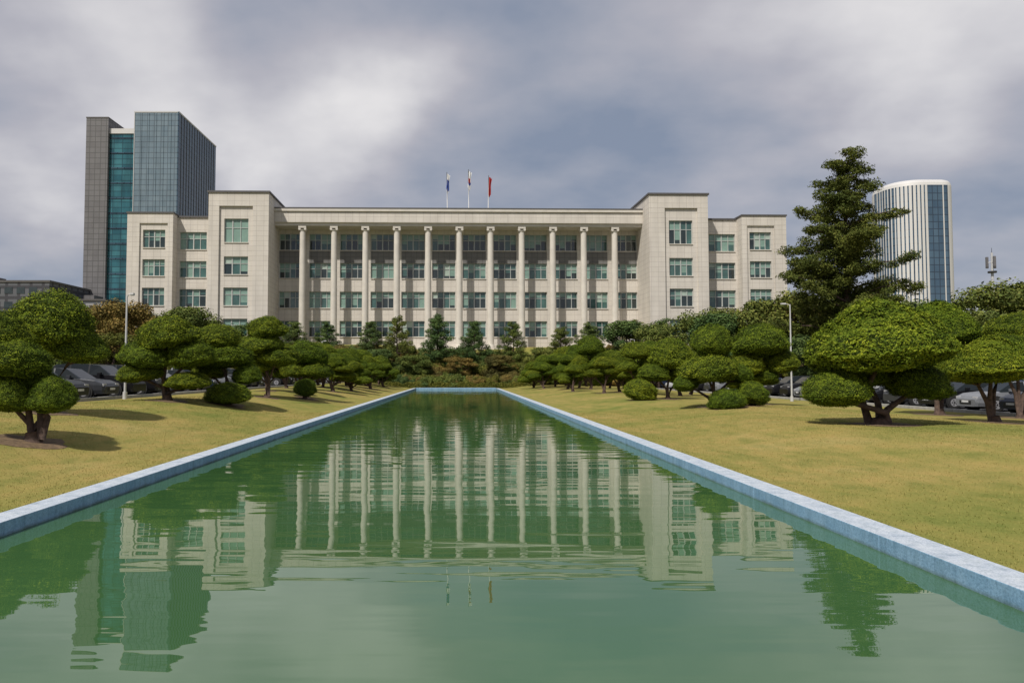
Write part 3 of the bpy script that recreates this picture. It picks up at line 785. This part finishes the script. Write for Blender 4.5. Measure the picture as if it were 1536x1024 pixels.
def car(x,y,z,rz,suv,pk):
    k=(suv,pk)
    if k not in CM: CM[k]=make_car_mesh(*k)
    e=empty('parked_suv' if suv else 'parked_car',(x,y,z+.004),rz)
    o=inst('body',CM[k],e,(0,0,0),(1,1,1)); bv=o.modifiers.new('b','BEVEL'); bv.width=.03; bv.segments=2; bv.limit_method='ANGLE'; bv.angle_limit=.5
P_=['c_black','c_silver','c_black','c_grey','c_black','c_blue','c_black','c_grey','c_white']
r=random.Random(9)
seq=[(27.3,'c_blue',1),(30.2,'c_black',0),(33.1,'c_blue',0),(36.4,'c_silver',0),(39.4,'c_black',0),(42.3,'c_grey',1),(45.2,'c_black',0)]
for yy,p,s in seq: car(27.3+r.uniform(-.15,.15),yy+.1,ZR,math.pi+r.uniform(-.03,.03),s,p)
yy=48.3
while yy<104:
    if r.random()<.92: car(27.3+r.uniform(-.2,.2),yy,ZR,math.pi+r.uniform(-.03,.03),r.random()<.35,r.choice(P_))
    yy+=2.9
for yy in np.arange(30,90,6.1):
    if r.random()<.7: car(36.2,yy,ZR,math.pi/2,r.random()<.4,r.choice(P_))
# left row
for yy,p,s in [(32.3,'c_black',0),(35.2,'c_grey',0),(38.2,'c_black',1),(41.0,'c_black',1)]: car(-18.9,yy,ZL,r.uniform(-.04,.04),s,p)
yy=46.6
while yy<104:
    if r.random()<.85: car(-19.4+r.uniform(-.2,.2),yy,ZL,r.uniform(-.03,.03),r.random()<.35,r.choice(P_[:8]))
    yy+=2.9

# ---------------------------------------------------------------- lamps, mast
def street_lamp(x,y,h,arm):
    z=gz(x,y); e=empty('street_lamp',(x,y,z)); mb=MB()
    mb.tube([(0,0,0),(0,0,.35)],[.11,.10],'metal',12); mb.tube([(0,0,.35),(0,0,h*.6),(0,0,h)],[.06,.05,.035],'metal',10)
    mb.tube([(0,0,h-.1),(arm*.5,0,h+.02),(arm,0,h+.02)],[.028,.025,.025],'metal',8)
    mb.box(min(arm,arm*1.9),max(arm,arm*1.9),-.10,.10,h,h+.09,'white'); mb.box(min(arm*1.05,arm*1.8),max(arm*1.05,arm*1.8),-.08,.08,h-.03,h-.002,'blind2')
    mb.build('pole_and_lamp',e)
street_lamp(-16.0,35.2,5.0,.18); street_lamp(22.6,50,6.6,-.32); street_lamp(-15.9,85,5.0,.25); street_lamp(22.7,95,6.3,-.3)
e=empty('antenna_mast',(65.7,90,gz(65.7,90))); mb=MB()
mb.tube([(0,0,0),(0,0,10),(0,0,16.8)],[.25,.2,.12],'metal',8)
for a in range(3):
    t=a*2.094+.4; mb.tube([(0,0,15.6),(math.cos(t)*.45,math.sin(t)*.45,15.6)],[.05,.05],'metal',6)
    mb.box(math.cos(t)*.5-.13,math.cos(t)*.5+.13,math.sin(t)*.5-.1,math.sin(t)*.5+.1,14.9,16.3,'cw_grey')
mb.tube([(0,0,14.3),(0,0,14.5)],[.5,.5],'black',10); mb.tube([(0,0,16.8),(0,0,17.4)],[.03,.02],'black',5)
mb.build('mast',e)

# ---------------------------------------------------------------- camera, light, sky
cam=bpy.data.cameras.new('camera'); co_=bpy.data.objects.new('camera',cam); col.objects.link(co_)
cam.sensor_width=36; cam.lens=25.8; cam.shift_x=79/1536
cam.clip_end=12000; cam.clip_start=.1
co_.location=(0,0,2.0); co_.rotation_euler=(math.radians(90+2.55),0,0)
scene.camera=co_
sd=Vector((-.36,-.50,.79)).normalized()
el=math.asin(sd.z); rot=math.atan2(sd.x,sd.y)
su=bpy.data.lights.new('sun','SUN'); su.energy=4.2; su.angle=math.radians(1.5); su.color=(1,.945,.865)
so=bpy.data.objects.new('sun',su); col.objects.link(so); so.rotation_euler=sd.to_track_quat('Z','Y').to_euler()
w=bpy.data.worlds.new('World'); scene.world=w; w.use_nodes=True; nt=w.node_tree
bg=nt.nodes['Background']; bg.inputs['Strength'].default_value=.1
sky=N(nt,'ShaderNodeTexSky'); sky.sky_type='NISHITA'; sky.sun_disc=False; sky.sun_elevation=el; sky.sun_rotation=rot
g=N(nt,'ShaderNodeTexCoord').outputs['Generated']
s=N(nt,'ShaderNodeSeparateXYZ'); nt.links.new(g,s.inputs[0])
zz=math_(nt,'ADD',math_(nt,'MAXIMUM',s.outputs[2],0.0),.30)
c=N(nt,'ShaderNodeCombineXYZ'); nt.links.new(math_(nt,'DIVIDE',s.outputs[0],zz),c.inputs[0]); nt.links.new(math_(nt,'DIVIDE',s.outputs[1],zz),c.inputs[1])
f=noise(nt,mapping(nt,c.outputs[0],(1,1,1),(3.2,1.1,0)),1.25,5,.5)
f2=noise(nt,mapping(nt,c.outputs[0],(1,1.2,1),(7.2,4.1,0)),2.6,5,.5)
acc=math_(nt,'ADD',math_(nt,'MULTIPLY_ADD',f,1.05,-.37),math_(nt,'MULTIPLY',f2,.62))
wob=N(nt,'ShaderNodeTexNoise'); wob.inputs['Scale'].default_value=4; wob.inputs['Detail'].default_value=5; nt.links.new(g,wob.inputs['Vector'])
va=N(nt,'ShaderNodeVectorMath',operation='MULTIPLY_ADD'); nt.links.new(wob.outputs['Color'],va.inputs[0]); va.inputs[1].default_value=(.34,.34,.20); 
sub=N(nt,'ShaderNodeVectorMath',operation='SUBTRACT'); nt.links.new(g,sub.inputs[0]); sub.inputs[1].default_value=(.17,.17,.10)
nt.links.new(sub.outputs[0],va.inputs[2])
for d,amp,wd in [((-.50,1,.43),.34,.15),((-.08,1,.340),.36,.09),((.72,1,.40),.26,.13),((-.26,1,.27),.32,.065),((-.62,1,.22),.30,.09),((.62,1,.29),.10,.09),
                 ((.30,1,.25),-.12,.15),((-.60,1,.31),-.16,.08),((-.05,1,.25),-.12,.07),((.15,1,.42),-.04,.2)]:
    dv=Vector(d).normalized()
    q=N(nt,'ShaderNodeVectorMath',operation='DISTANCE'); nt.links.new(va.outputs[0],q.inputs[0]); q.inputs[1].default_value=dv
    t_=math_(nt,'DIVIDE',q.outputs['Value'],wd); t_=math_(nt,'MULTIPLY',t_,t_)
    ex=math_(nt,'EXPONENT',math_(nt,'MULTIPLY',t_,-1.0))
    acc=math_(nt,'MULTIPLY_ADD',ex,amp,acc)
cl=ramp(nt,acc,[(.26,(2.4,2.85,3.8)),(.40,(3.4,3.65,4.4)),(.56,(4.7,4.65,5.15)),(.92,(8.2,8.0,8.0))])
cc=mix(nt,.92,sky.outputs[0],cl)
nt.links.new(cc,bg.inputs['Color'])
